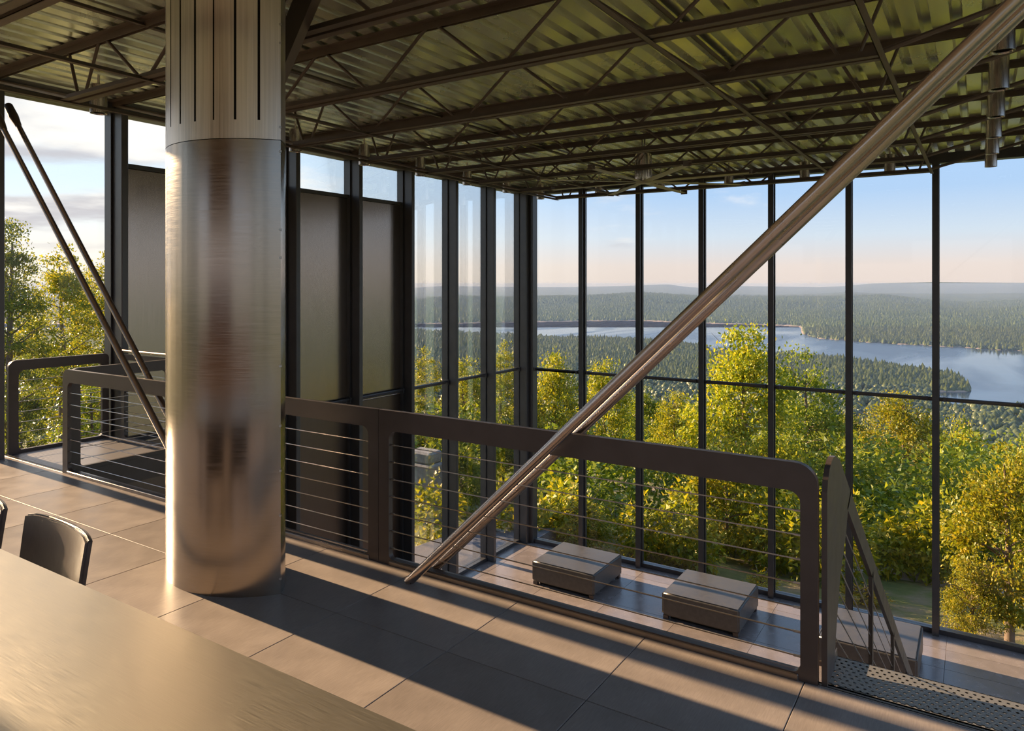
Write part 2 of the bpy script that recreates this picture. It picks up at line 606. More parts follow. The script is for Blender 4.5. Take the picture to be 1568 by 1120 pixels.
for a, b in zip(xs, xs[1:]):
    w = structure('window_%d' % wn, 'tall glass bay of the wall facing the lake')
    wn += 1
    pane(w, (a + .033, FY - .006, -.07), (b - .033, FY + .006, HEADZ))
    pane(w, (a + .033, FY - .006, ZL + .075), (b - .033, FY + .006, -.09))
    if b - a > 1.1:
        put('transom', ft, wf, (b, 0, 0))
MB().tube((WX + .3, FY - .085, -.07), (-6.60, FY - .085, -.07), .018, 8).box((WX + .3, FY - .05, -.12), (-6.6, FY + .02, -.075)).build('transom', M['mullion'], wf)
MB().tube((.70, FY - .085, -.07), (RX, FY - .085, -.07), .018, 8).build('transom', M['mullion'], wf)

# ---- right wall, just out of view
wr = structure('wall_right', 'glass wall with dark columns beside the stairs')
MB().box((RX - .05, BY, HEADZ), (RX + .12, FY, DECKZ)).build('head_beam', M['mullion'], wr)
colr = MB().box((RX - .12, 0, ZL), (RX + .04, .09, HEADZ)).mesh('column', M['mullion'])
for y in COLY[::2]:
    put('column', colr, wr, (0, y, 0))
MB().box((RX - .006, BY, ZL), (RX + .006, FY, HEADZ)).build('pane', M['glass'], wr)

# ------------------------------------------------------------------ roof joists
CJ = -3.47
ZB = 3.185


def joist_meshes():
    t, w = .058, .006
    g = .014

    def angle_pair(zf, up, x0, x1):
        mb = MB()
        for s in (-1, 1):
            ya, yb = sorted((s * g, s * (g + t)))
            mb.box((x0, ya, zf - (0 if up > 0 else w)), (x1, yb, zf + (w if up > 0 else 0)))
            yc, yd = sorted((s * g, s * (g + w)))
            mb.box((x0, yc, min(zf, zf + up * t)), (x1, yd, max(zf, zf + up * t)))
        return mb
    top = angle_pair(DECKZ - .001, -1, CJ - 4.5, CJ + 4.5).mesh('top_chord', M['joist'])
    bot = angle_pair(ZB, 1, CJ - 2.93, CJ + 2.93).mesh('bottom_chord', M['joist'])
    zt, zb = DECKZ - .035, ZB + .03
    webs = []
    seq = []
    for s in (-1, 1):
        for (xt, xb) in ((0, .6), (1.2, .6), (1.2, 1.8), (2.4, 1.8), (2.4, 2.72), (2.98, 2.72)):
            dt = .05 if xb > xt else -.05
            a = (CJ + s * (xt + dt * (1 if xt else 1)), 0, zt)
            b = (CJ + s * (xb - dt * 1.1), 0, zb)
            seq.append((a, b))
        seq.append(((CJ + s * 4.42, 0, zt), (CJ + s * 2.88, 0, zb)))
    for a, b in seq:
        r = .0135 if abs(a[0] - CJ) < 4 else .019
        webs.append(MB().tube(a, b, r, 8).mesh('web_rod', M['joist']))
    return top, bot, webs


JT, JB, JW = joist_meshes()
ORD = ['first', 'second', 'third', 'fourth', 'fifth', 'sixth', 'seventh', 'eighth', 'ninth', 'tenth', 'eleventh', 'twelfth']
JY = [11.36 - PITCH * k for k in range(9)]
for i, y in enumerate(JY):
    j = thing('roof_joist', (0, y, 0), 'brown open web steel roof joist, %s counted from the far lake glass' % ORD[i], 'joist', 'roof joists')
    put('top_chord', JT, j)
    put('bottom_chord', JB, j)
    for w in JW:
        put('web_rod', w, j)


def bridging(x, z, a, b, label):
    o = MB().box((-.02, a, 0), (.02, b, .005)).box((-.02, a, 0), (-.015, b, .035)).build('bridging_bar', M['joist'], None)
    o.location = (x, 0, z)
    tag(o, label, 'steel bar', 'bridging bars across the joists')


bridging(CJ + 2.93, ZB - .012, .6, 11.45, 'steel bar tying the joist bottoms, beside the row of hanging downlights by the stairs')
bridging(CJ + 1.74, ZB - .012, .6, 11.45, 'long low bridging bar crossing under the joists over the ottomans')
bridging(CJ - 1.74, ZB - .012, .6, 11.45, 'long low bridging bar crossing under the joists behind the round column')
bridging(CJ - 2.93, ZB - .012, .6, 11.45, 'steel bar tying the joist bottoms beside the panelled wall')
bridging(CJ + 1.60, DECKZ - .05, .6, 11.45, 'upper bridging bar just under the deck over the ottomans')
bridging(CJ - 1.78, DECKZ - .05, .6, 11.45, 'upper bridging bar just under the deck behind the round column')

# strut from the column to the roof
st = MB()
st.prism([(-3.78, 2.9), (-3.60, 2.9), (-3.08, DECKZ), (-3.28, DECKZ)], 1, 2.93, 2.99)
o = st.build('roof_strut', M['joist'])
tag(o, 'brown diagonal steel strut rising from behind the round column to the roof', 'strut')

# ------------------------------------------------------------------ round column
CCX, CCY, CHL, CHW = -3.620, 2.575, .481, .258     # lens-shaped plan: centre, half length, half width


def column_section():
    """two shallow arcs meeting in a sharp fold at either end; runs from the near tip round the rear, the far tip and the front"""
    R = (CHL ** 2 + CHW ** 2) / (2 * CHW)
    A = math.asin(CHL / R)
    rear = [(CCX + R * math.sin(A - 2 * A * i / 36), CCY - (R - CHW) + R * math.cos(A - 2 * A * i / 36)) for i in range(37)]
    front = [(CCX - R * math.sin(A - 2 * A * i / 36), CCY + (R - CHW) - R * math.cos(A - 2 * A * i / 36)) for i in range(37)]
    return rear[0], rear[1:] + front[1:-1]


tip, arc = column_section()
colo = thing('round_column', (CCX, CCY, 0), 'large lens shaped column clad in brushed metal standing on the mezzanine tiles', 'column')


def loc(p, z):
    return (p[0] - CCX, p[1] - CCY, z)


SEAM = 2.43
sec = [tip] + arc          # closed outline


def skin(mb, pts, z0, z1, closed=True):
    n = len(pts)
    vs = [loc(p, z0) for p in pts] + [loc(p, z1) for p in pts]
    mb.add(vs, [(i, (i + 1) % n, n + (i + 1) % n, n + i) for i in range(n if closed else n - 1)])
    return mb


def inset(pts, d):
    return [(CCX + (p[0] - CCX) * (1 - d), CCY + (p[1] - CCY) * (1 - d)) for p in pts]


mb = MB()
skin(mb, sec, 0.0, SEAM - .002)
mb.add([loc(p, SEAM - .002) for p in sec], [tuple(range(len(sec)))])
mb.build('lower_sheet', M['column'], colo, 35)
# upper sheet with slits
front = sec + [tip]          # once round, ending at the tip


def cam_u(p):
    r = p[0] * CA + p[1] * SA
    d = -p[0] * SA + p[1] * CA
    return r / d


dense = []
for a, b in zip(front, front[1:]):
    L = math.dist(a, b)
    m = max(1, int(L / .004))
    dense += [(a[0] + (b[0] - a[0]) * i / m, a[1] + (b[1] - a[1]) * i / m) for i in range(m)]
dense.append(tip)
slen = [0]
for a, b in zip(dense, dense[1:]):
    slen.append(slen[-1] + math.dist(a, b))
total = slen[-1]
# slits lie a tenth of a metre apart along the sheet, measured back from the folded edge
cuts = [total - d for d in (.112, .232, .352, .472, .592, .712, .832)]
ztop = 4.2
up0 = SEAM + .10
mb = MB()
skin(mb, sec, SEAM + .002, up0)
seg = []
last = 0.0
edges = []
for c in sorted(cuts):
    edges.append((last, c - .004))
    last = c + .004
edges.append((last, total))
for a, b in edges:
    pts = [p for p, s in zip(dense, slen) if a <= s <= b]
    pts = pts[::6] + ([pts[-1]] if (len(pts) - 1) % 6 else [])
    skin(mb, pts, up0, ztop, False)
mb.build('upper_sheet', M['column_up'], colo, 35)
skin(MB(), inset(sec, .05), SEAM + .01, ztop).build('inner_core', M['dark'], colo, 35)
# screw heads
t2 = arc[0]
for pz in (.08, .42, .66, .90, 1.22, 1.80, 1.95, 2.37, 2.50, 2.95, 3.05):
    for (a, b, f) in ((tip, arc[-1], .09), (tip, t2, .12)):
        q = (a[0] + (b[0] - a[0]) * f, a[1] + (b[1] - a[1]) * f)
        nx, ny = b[1] - a[1], -(b[0] - a[0])
        L = math.hypot(nx, ny)
        nx, ny = nx / L, ny / L
        if (q[0] + nx - CCX) ** 2 + (q[1] + ny - CCY) ** 2 < (q[0] - nx - CCX) ** 2 + (q[1] - ny - CCY) ** 2:
            nx, ny = -nx, -ny
        p0 = loc(q, pz)
        MB().tube(p0, (p0[0] + nx * .004, p0[1] + ny * .004, pz), .007, 8).build('screw_head', M['rivet'], colo)

# ------------------------------------------------------------------ railings
CZ = [.706 - .102 * i for i in range(7)]
CABLE_X = {}


def rail_frame(name, axis, a, b, at, thick, radii, label, members, group='cable railings'):
    """flat steel plate frame with seven cables; axis 'x' or 'y' is the run, from a to b"""
    ax = 1 if axis == 'x' else 0
    base = (a, at, 0) if axis == 'x' else (at, a, 0)
    r = thing(name, base, label, 'railing', group)
    L = b - a
    ml, mr, mt, mb_ = members
    outer = rrect(0, -.012, L, .911, (.004, .004, radii[1], radii[0]))
    inner = rrect(ml, mb_, L - mr, .911 - mt, (.035, .035, .05, .05))
    MB().ring(outer, inner, ax, -thick / 2, thick / 2).build('frame', M['frame'], r, 40)
    P = (lambda s, z: (s, 0, z)) if axis == 'x' else (lambda s, z: (0, s, z))
    for z in CZ:
        c = MB().tube(P(ml - .004, z), P(L - mr + .004, z), .0032, 6, None, False)
        c.tube(P(ml - .002, z), P(ml + .03, z), .0055, 6).tube(P(L - mr - .03, z), P(L - mr + .002, z), .0055, 6)
        c.build('cable', M['cable'], r, 60)
    return r


RY = 3.205
rail_frame('cable_railing', 'x', -6.768, -3.012, RY, .034, (.075, .004), 'dark steel cable railing running behind the round column', (.085, .082, .112, .03))
rail_frame('cable_railing', 'x', -3.008, -.559, RY, .034, (.004, .09), 'dark steel cable railing over the ottomans, ending at the stairs', (.080, .068, .12, .032))
rail_frame('cable_railing', 'y', 3.235, 4.20, -7.93, .034, (.07, .05), 'dark cable railing standing against the glass on the perforated landing', (.09, .07, .10, .03))
rail_frame('cable_railing', 'y', 3.235, 4.21, -6.752, .034, (.07, .05), 'short dark cable railing on the inner side of the perforated landing', (.09, .07, .10, .03))
rail_frame('cable_railing', 'x', -7.70, -6.77, 4.228, .03, (.02, .02), 'short cable railing closing the end of the perforated landing', (.06, .06, .06, .03))

for o in [o for o in bpy.data.objects if o.get('group') == 'cable railings'][:2]:
    ln = (3.756, 2.449)[o['label'].endswith('stairs')]
    MB().bevbox((.085, -.024, -.008), (ln - .075, .045, .027), .004).build('bottom_rail', M['edge'], o)
er = [o for o in bpy.data.objects if o.get('label', '').startswith('short cable railing closing')][0]
MB().tube((-.02, -.03, .950), (.92, -.03, .950), .016, 12).build('grab_tube', M['steel'], er, 40)

# landing
ld = thing('landing', (-7.2, 3.7, 0), 'small perforated metal landing between the tiles and the glass wall', 'landing')
MB().box((-.735, -.475, -.006), (.44, .52, -.002)).build('perforated_sheet', M['grate'], ld)
MB().box((-.735, -.475, -.22), (-.70, .50, -.012)).build('edge_beam', M['frame'], ld)
MB().box((.42, -.46, -.22), (.47, .55, -.008)).build('edge_beam', M['frame'], ld)
MB().box((-.52, .50, -.22), (.42, .55, -.008)).build('edge_beam', M['frame'], ld)

# ------------------------------------------------------------------ stairs and their guard
SL = .681
stt = thing('staircase', (0, EDGE, 0), 'metal staircase with perforated treads going down beside the railing', 'staircase')
trd = MB().box((-.535, .012, -.004), (.70, .268, 0)).mesh('tread', M['perf'])
for i in range(20):
    t = put('tread', trd, stt, (0, .268 * i, -.1825 * i))
    MB().box((-.535, .262, -.045), (.70, .268, 0)).build('nosing', M['edge'], t)
    MB().box((-.535, .012, -.004), (-.530, .268, .035)).build('end_flange', M['edge'], t)
for xa in (-.575, .72):
    MB().prism([(.015, -.02), (.015, -.25), (5.25, -.25 - SL * 4.88), (5.25, -.06 - SL * 5.235)], 0, xa, xa + .02).build('stringer', M['frame'], stt)

gd = thing('stair_railing', (-.535, 3.2, 0), 'dark sloping plate and cable guard descending beside the top stair tread', 'railing')


def zo(y):
    return .583 - SL * (y - 3.943)


def gy(pts):
    return [(a - 3.2, b) for a, b in pts]


plate = [(3.2, -.2), (3.2, .80), (3.22, .845), (3.26, .885), (3.31, .908), (3.36, .915), (3.42, .908), (3.47, .888), (3.52, zo(3.52)),
         (3.86, zo(3.86)), (3.753, .575), (3.70, .485), (3.54, .352), (3.45, .195), (3.385, .05), (3.35, -.3)]
gt = .011
MB().prism(gy(plate), 0, -gt, gt).build('guard_plate', M['frame'], gd)
MB().prism(gy([(3.84, zo(3.84)), (8.25, zo(8.25)), (8.25, zo(8.25) - .125), (3.74, zo(3.74) - .125)]), 0, -gt, gt).build('handrail', M['frame'], gd)
for py in (4.70, 5.97, 7.24, 8.2):
    MB().box((-gt, py - 3.2, zo(py) - 1.12), (gt, py - 3.2 + .05, zo(py) - .11)).build('post', M['frame'], gd)
for i in range(6):
    dz = .125 + .115 * (i + 1)
    ys = 3.50 + max(0, (.45 - (zo(3.5) - dz)) * -.25)
    # start where the cable leaves the plate's sloping inner edge
    ys = next(y for y in np.arange(3.36, 5.2, .01) if zo(y) - dz < (.575 - (3.753 - y) * 1.40))
    MB().tube((0, ys - 3.2 - .02, zo(ys - .02) - dz), (0, 5.0, zo(8.2) - dz), .0032, 6, None, False).build('cable', M['cable'], gd)

# ------------------------------------------------------------------ braces
def brace_tube(parent, x0, z0, x1, z1, y, r, mat):
    MB().tube((x0 - parent.location.x, y - parent.location.y, z0), (x1 - parent.location.x, y - parent.location.y, z1), r, 20).build('tube', mat, parent, 40)


BRS = .955
br = thing('brace', (-2.65, 3.07, 0), 'pair of long satin steel tubes rising diagonally from the floor edge to the roof', 'brace')
BR_R = .0265
brace_tube(br, -2.665, .001, -2.665 + 3.40 / BRS, 3.40, 3.062, BR_R, M['steel'])
brace_tube(br, -2.665 - .16, -.16, -2.665 + 3.40 / BRS, 3.40, 3.268, BR_R, M['steel'])
rd = thing('brace', (-4.5, 3.1, 0), 'pair of dark tension rods slanting down from the roof corner to behind the round column', 'brace')
RD_R = .024
for (xa, za, yy, sl) in ((-4.84, .444, 3.015, 1.0), (-5.265, .624, 3.258, 1.026)):
    z1 = 3.40 if yy > 3.1 else 3.28
    x1 = xa - (z1 - za) / sl
    zb_ = .002 if yy < 3.1 else -.1
    x0 = xa + (za - zb_) / sl
    brace_tube(rd, x0, zb_, x1, z1, yy, RD_R, M['rod'])
    q = Vector((x1 + 4.5, yy - 3.1, z1))
    d = Vector((1, 0, -sl)).normalized()
    MB().tube(q + d * .30, q + d * .16, .028, 14, .042).tube(q + d * .16, q, .042, 14, .040).build('clevis', M['joist'], rd, 40)

# ------------------------------------------------------------------ downlights
can_m = MB().lathe([(.060, .012), (.066, .012), (.0725, .003), (.0725, 0), (.075, 0), (.075, .27), (.070, .275), (.0, .275)], (0, 0, 3.29), 28).mesh('can', M['can'], 40)
lens_m = MB().lathe([(0, .03), (.066, .03), (.066, .012)], (0, 0, 3.29), 24).mesh('lens', M['dark'], 40)
stem_m = MB().tube((0, 0, 3.56), (0, 0, DECKZ), .012, 10).mesh('stem', M['can'], 40)


def downlight(x, y, label, group):
    r = thing('downlight', (x, y, 0), label, 'ceiling light', group)
    put('can', can_m, r)
    put('lens', lens_m, r)
    put('stem', stem_m, r)


LY = [12.05 - PITCH * k for k in range(8)]
for i, y in enumerate(LY[:6]):
    downlight(.14, y, 'cylinder downlight in the row over the stairs, %s from the lake glass' % ORD[i], 'downlights over the stairs')
for i, y in enumerate(LY):
    if i == 6:
        continue        # hidden behind the big column
    downlight(-7.07, y - .1, 'cylinder downlight along the panelled wall, %s from the lake glass' % ORD[i] if i < 6 else 'cylinder downlight over the perforated landing beside the slanting rods', 'downlights along the panelled wall')
for i, x in enumerate((-1.10, -2.28, -3.46, -4.64, -5.82)):
    downlight(x, 11.93, 'cylinder downlight along the lake glass, %s counted from the stairs side' % ORD[i], 'downlights along the lake glass')

# ------------------------------------------------------------------ ceiling fan
fan = thing('ceiling_fan', (-3.81, 9.165, 3.05), 'large ceiling fan with long pale blades hanging before the lake glass', 'ceiling fan')
MB().lathe([(0, -.02), (.10, -.02), (.112, .03), (.112, .35), (.10, .37), (.04, .375), (.0, .375)], (0, 0, 0), 32).build('motor_housing', M['can'], fan, 40)
fins = MB()
for i in range(20):
    t = 2 * math.pi * i / 20
    fins.tube((.112 * math.cos(t), .112 * math.sin(t), .05), (.112 * math.cos(t), .112 * math.sin(t), .28), .006, 6)
tag(fins.build('cooling_fins', M['can'], fan), None, None, None, 'stuff')
MB().tube((.02, 0, .37), (.02, 0, DECKZ - 3.05), .012, 12).tube((-.02, 0, .37), (-.02, 0, DECKZ - 3.05), .012, 12).tube((0, 0, .37), (0, 0, .40), .045, 16).build('down_rod', M['can'], fan, 40)
MB().lathe([(0, -.035), (.09, -.03), (.115, -.015), (.10, .0), (0, .0)], (0, 0, 0), 28).build('hub', M['fan'], fan, 40)
bl = MB()
L0, L1 = .10, 1.44
sect = [(-.075, -.012), (-.02, .010), (.04, .012), (.075, .004), (.03, -.004), (-.03, -.010)]
vs = []
for xx, k, tw in ((L0, .62, -.20), (.5, .85, -.16), (L1, .66, -.10)):
    for (a, b) in sect:
        a, b = a * k, b * k
        vs.append((xx, a * math.cos(tw) - b * math.sin(tw), a * math.sin(tw) + b * math.cos(tw) - .012))
n = len(sect)
fs = [(k * n + i, k * n + (i + 1) % n, (k + 1) * n + (i + 1) % n, (k + 1) * n + i) for k in range(2) for i in range(n)]
fs += [tuple(reversed(range(n))), tuple(range(2 * n, 3 * n))]
blade_m = bl.add(vs, fs).mesh('blade', M['fan'], 40)
tip_m = MB().box((1.435, -.052, -.03), (1.455, .042, .03)).prism([(1.44, -.03), (1.52, -.005), (1.44, .02)], 1, .02, .03).mesh('winglet', M['joist'])
for i in range(8):
    b = put('blade', blade_m, fan)
    b.rotation_euler = (0, 0, math.radians(42.9 + 45 * i))
    put('winglet', tip_m, b)

# ------------------------------------------------------------------ ottomans
def cushion_block(sx, sy, z0, z1, r=.03, nz=3):
    """upholstered block with soft edges and slightly domed top"""
    import bmesh
    bm = bmesh.new()
    bmesh.ops.create_cube(bm, size=1)
    for v in bm.verts:
        v.co = Vector((v.co.x * sx, v.co.y * sy, z0 + (v.co.z + .5) * (z1 - z0)))
    bmesh.ops.subdivide_edges(bm, edges=bm.edges, cuts=6, use_grid_fill=True)
    for v in bm.verts:
        fx, fy = 1 - (2 * v.co.x / sx) ** 2, 1 - (2 * v.co.y / sy) ** 2
        if v.co.z > z1 - 1e-4:
            v.co.z += .012 * max(0, fx) ** .6 * max(0, fy) ** .6
    bmesh.ops.bevel(bm, geom=[e for e in bm.edges if e.calc_face_angle(0) > .9], offset=r, segments=3, affect='EDGES')
    me = bpy.data.meshes.new('upholstery')
    bm.to_mesh(me)
    bm.free()
    me.materials.append(M['hide'])
    me.shade_smooth()
    me.set_sharp_from_angle(angle=math.radians(50))
    return me


OT = cushion_block(1.22, 1.14, .06, .42, .028)
seam = MB()
for s in (-1, 1):
    seam.tube((-.59, s * .56, .395), (.59, s * .56, .395), .006, 6).tube((s * .60, -.55, .395), (s * .60, .55, .395), .006, 6)
seam_m = seam.mesh('piping', M['hide'], 60)
plinth_m = MB().box((-.50, -.47, .0), (.50, .47, .065)).mesh('plinth', M['dark'])
foot_m = MB().box((-.04, -.04, 0), (.04, .04, .06)).mesh('foot', M['frame'])
for (cx, cy, lab) in ((-6.03, 11.48, 'low square grey leather ottoman by the glass, farthest from the stairs'),
                      (-3.62, 11.48, 'low square grey leather ottoman by the glass, middle one of three'),
                      (-1.28, 11.30, 'low square grey leather ottoman by the glass, seen behind the stair guard')):
    o = thing('ottoman', (cx, cy, ZL), lab, 'ottoman', 'leather ottomans')
    put('upholstery', OT, o)
    put('piping', seam_m, o)
    put('plinth', plinth_m, o)
    for sx in (-1, 1):
        for sy in (-1, 1):
            put('foot', foot_m, o, (sx * .55, sy * .51, 0))

# ------------------------------------------------------------------ dining table and chairs
TZ = .70
TY = 1.24 - .04 * (1.24 / .96) * .96
tb = thing('dining_table', (-2.35, .62, 0), 'long dining table with a brushed steel top on the mezzanine tiles', 'table')
MB().bevbox((-2.25, -.55, TZ - .045), (2.0, .575, TZ), .004).build('tabletop', M['table'], tb)
MB().box((-2.05, -.40, TZ - .12), (1.8, .42, TZ - .046)).build('apron', M['frame'], tb)
for sx in (-1.9, 1.6):
    for sy in (-.32, .34):
        MB().bevbox((sx - .035, sy - .035, 0), (sx + .035, sy + .035, TZ - .12), .004).build('leg', M['frame'], tb)


def chair(x, y, rz, label):
    c = thing('dining_chair', (x, y, 0), label, 'chair', 'dining chairs along the table')
    c.rotation_euler = (0, 0, rz)
    # the seat faces -Y; the back is a slightly curved, raked sheet of leather
    MB().bevbox((-.235, -.42, .375), (.235, .02, .425), .015).build('seat', M['chair'], c)
    nx, nz = 12, 8
    front, rear = [], []
    for k in range(nz + 1):
        t = k / nz
        z = .36 + t * .385
        w = .245 + .012 * t
        for i in range(nx + 1):
            s = -1 + 2 * i / nx
            yy = .02 + .075 * t + .0 - .035 * s * s * (.3 + .7 * t)
            zz = z + (.006 * s * s * t) - (.014 * abs(s) ** 8 * t ** 6)
            front.append((s * w, yy - .013, zz))
            rear.append((s * w, yy + .013, zz))
    m = MB()
    N = (nx + 1) * (nz + 1)
    fs = []
    W1 = nx + 1
    for k in range(nz):
        for i in range(nx):
            a = k * W1 + i
            fs += [(a, a + 1, a + W1 + 1, a + W1), (N + a + 1, N + a, N + a + W1, N + a + W1 + 1)]
    for i in range(nx):
        fs += [(i + 1, i, N + i, N + i + 1), (nz * W1 + i, nz * W1 + i + 1, N + nz * W1 + i + 1, N + nz * W1 + i)]
    for k in range(nz):
        a, b = k * W1, (k + 1) * W1
        fs += [(a, b, N + b, N + a), (b + nx, a + nx, N + a + nx, N + b + nx)]
    m.add(front + rear, fs).build('backrest', M['chair'], c, 50)
    st_ = MB()
    top = [front[nz * W1 + i] for i in range(W1)]
    st_.path([(p[0], p[1] + .013, p[2] + .001) for p in top], .0045, 6)
    for e in (0, nx):
        st_.path([(front[k * W1 + e][0], front[k * W1 + e][1] + .013, front[k * W1 + e][2]) for k in range(nz + 1)], .0045, 6)
    st_.build('edge_stitching', M['chair'], c, 60)
    for sx in (-.215, .215):
        for sy in (-.39, .0):
            MB().bevbox((sx - .02, sy - .02, 0), (sx + .02, sy + .02, .38), .004).build('leg', M['chair'], c)


chair(-2.93, 1.30, math.radians(-3), 'dark leather dining chair pushed under the table, nearer the round column')
chair(-3.60, 1.30, math.radians(-2), 'dark leather dining chair pushed under the table, farther from the round column')
#@@ PART3

# ------------------------------------------------------------------ the land outside
WATER = -150.0
FPX, UC = 1106.0, 784.0


def at(u, d):
    """ground point at depth d on the bearing u (photograph columns serve as a bearing scale)"""
    r = (u - UC) / FPX
    return d * (r * CA - SA), d * (r * SA + CA)


def np_mesh(name, verts, faces, mat, smooth=False):
    me = bpy.data.meshes.new(name)
    verts = np.asarray(verts, dtype=np.float32)
    faces = np.asarray(faces, dtype=np.int32)
    nf, k = faces.shape
    me.vertices.add(len(verts))
    me.vertices.foreach_set('co', verts.ravel())
    me.loops.add(nf * k)
    me.loops.foreach_set('vertex_index', faces.ravel())
    me.polygons.add(nf)
    me.polygons.foreach_set('loop_start', np.arange(0, nf * k, k, dtype=np.int32))
    me.polygons.foreach_set('loop_total', np.full(nf, k, dtype=np.int32))
    if smooth:
        me.polygons.foreach_set('use_smooth', np.ones(nf, dtype=bool))
    me.update(calc_edges=True)
    me.validate()
    if mat:
        me.materials.append(mat)
    return me


def wave(x, y, seed, octaves=4, base=1.0):
    """cheap smooth noise from sines, about -1..1"""
    r = np.random.default_rng(seed)
    out = np.zeros_like(x, dtype=float)
    amp, f = 1.0, base
    tot = 0
    for _ in range(octaves):
        for _ in range(3):
            a = r.uniform(0, 2 * np.pi)
            p = r.uniform(0, 2 * np.pi)
            out += amp * np.sin((x * np.cos(a) + y * np.sin(a)) * f * r.uniform(.7, 1.3) + p) / 3
        tot += amp * .6
        amp *= .5
        f *= 2.1
    return out / tot


def near_ground(x, y):
    x, y = np.asarray(x, float), np.asarray(y, float)
    s = np.maximum(0, y - 13.5)
    z = -4.35 - .16 * np.minimum(s, 30) - .42 * np.maximum(0, s - 30)
    up = np.maximum(0, -x - 20)
    z = z - .16 * np.minimum(up, 200) * np.clip((y - 5) / 30, 0, 1) + .10 * np.minimum(up, 30) * np.clip((12 - y) / 15, 0, 1)
    return z + .12 * wave(x, y, 3, 3, .5)


NEAR_U = [-3000, 600, 632, 700, 800, 850, 900, 980, 1075, 1090, 1160, 1240, 1300, 1400, 1455, 1475, 1484, 1485, 4000]
NEAR_V = [508, 508, 508, 512, 516, 520, 520, 522, 531, 540, 543, 547, 552, 567, 575, 582, 598, 629, 660]
FAR_U = [-3000, 632, 820, 890, 980, 1080, 1190, 1228, 1232, 1255, 1300, 1400, 1568, 4000]
FAR_V = [498, 496, 493, 492, 491, 495, 498, 500, 513, 519, 523, 529, 538, 600]
FARZ_U = FAR_U


def shore(u, d):
    """signed run in metres from the nearest shore, positive on land; 0 in far land, 1 in near land"""
    v = 435 + (EYE - WATER) * FPX / d
    dn = (EYE - WATER) * FPX / (np.interp(u, NEAR_U, NEAR_V) - 435)
    df = (EYE - WATER) * FPX / (np.interp(u, FAR_U, FAR_V) - 435)
    wob = 18 * wave(u * .06, d * .004, 12, 3, 1.0)
    run_near = dn - d + wob
    # the inlet behind the wooded point
    d0, d1 = (EYE - WATER) * FPX / (627 - 435), (EYE - WATER) * FPX / (601 - 435)
    inlet = np.minimum(np.minimum(d - d0, d1 - d), (u - 1432) * 2.0)
    run_near = np.minimum(run_near, -inlet)
    run_far = d - df + wob
    return np.maximum(run_near, run_far)


RID_U = [-3000, 632, 700, 760, 820, 900, 980, 1080, 1190, 1300, 1350, 1420, 1480, 1568, 4000]
RID_V = [462, 462, 455, 458, 456, 455, 450, 456, 456, 456, 453, 461, 466, 462, 462]
FARR_U = [-3000, 632, 680, 740, 800, 870, 960, 1010, 1022, 1055, 1080, 1110, 1190, 1255, 1300, 1330, 1430, 1568, 4000]
FARR_V = [441, 441, 438, 439, 440, 440, 438, 436, 435.5, 440, 441, 438, 439, 440, 438, 434.5, 432, 433.5, 434]
MIDR_V = [459, 458, 456, 453, 455, 452, 452, 450, 450, 453, 452, 451, 452, 450, 447, 449, 450, 449, 449]


def land_z(x, y, u, d):
    run = shore(u, d)
    h = np.where(run > 0, 1.2 + 9 * (1 - np.exp(-np.maximum(run, 0) / 260)), -4.0)
    h = np.where(run > 0, h + np.clip(run / 900, 0, 1) * 7 * (wave(x, y, 5, 3, .004) + .4), h)
    z = WATER + h
    # hills beyond the lake, one behind another

    def ridge(dc, wid, uu, vv):
        top = EYE - (np.interp(u, uu, vv) - 435) / FPX * dc
        t = np.clip(1 - np.abs(d - dc) / wid, 0, 1)
        t = t * t * (3 - 2 * t)
        return WATER + (top - WATER) * t
    rough = wave(x, y, 9, 4, .0035)
    far = d > 2500
    sh = np.clip(run / 700, 0, 1)
    z = np.where(far & (run > 0), np.maximum(z, WATER + sh * (ridge(4700 + 500 * rough, 2100, RID_U, RID_V) + 5 * rough - WATER)), z)
    z = np.where(far, np.maximum(z, ridge(7600 + 500 * rough, 2600, FARR_U, MIDR_V)), z)
    z = np.where(far, np.maximum(z, ridge(13000, 5000, FARR_U, FARR_V)), z)
    # our own hillside
    hs = -12 - .30 * np.minimum(d, 230) - .155 * np.clip(d - 230, 0, 420) - .02 * np.clip(d - 650, 0, 400)
    hs = hs + 4 * wave(x, y, 6, 3, .02) * np.clip(d / 200, 0, 1)
    z = np.where((d < 860) & (run > 0), np.maximum(z, hs), z)
    return z, run


def canopy_mat():
    m, g, b = new_mat('forest_floor')
    geo = g.add('ShaderNodeNewGeometry')
    n1 = g.add('ShaderNodeTexNoise', inp={'Vector': geo.outputs['Position'], 'Scale': .045, 'Detail': 6.0, 'Roughness': .65})
    n2 = g.add('ShaderNodeTexNoise', inp={'Vector': geo.outputs['Position'], 'Scale': .004, 'Detail': 4.0})
    c = g.ramp(n1.outputs[0], [(.3, (.030, .045, .012)), (.5, (.065, .085, .018)), (.72, (.12, .13, .028))])
    c2 = g.ramp(n2.outputs[0], [(.35, (.75, .85, .9)), (.65, (1.15, 1.1, .9))])
    c3 = g.mix(1.0, c, c2, 'MULTIPLY')
    sep = g.add('ShaderNodeSeparateXYZ', inp={0: geo.outputs['Position']})
    bank = g.add('ShaderNodeMapRange', inp={0: sep.outputs[2], 1: WATER + 2.4, 2: WATER + 3.6})
    c4 = g.mix(bank.outputs[0], (.36, .27, .20), c3)
    g.l.new(c4, b.inputs['Base Color'])
    b.inputs['Roughness'].default_value = .9
    b.inputs['Specular IOR Level'].default_value = .1
    bp = g.add('ShaderNodeBump', inp={'Strength': 1.0, 'Distance': 9.0, 'Height': n1.outputs[0]})
    g.l.new(bp.outputs[0], b.inputs['Normal'])
    return m


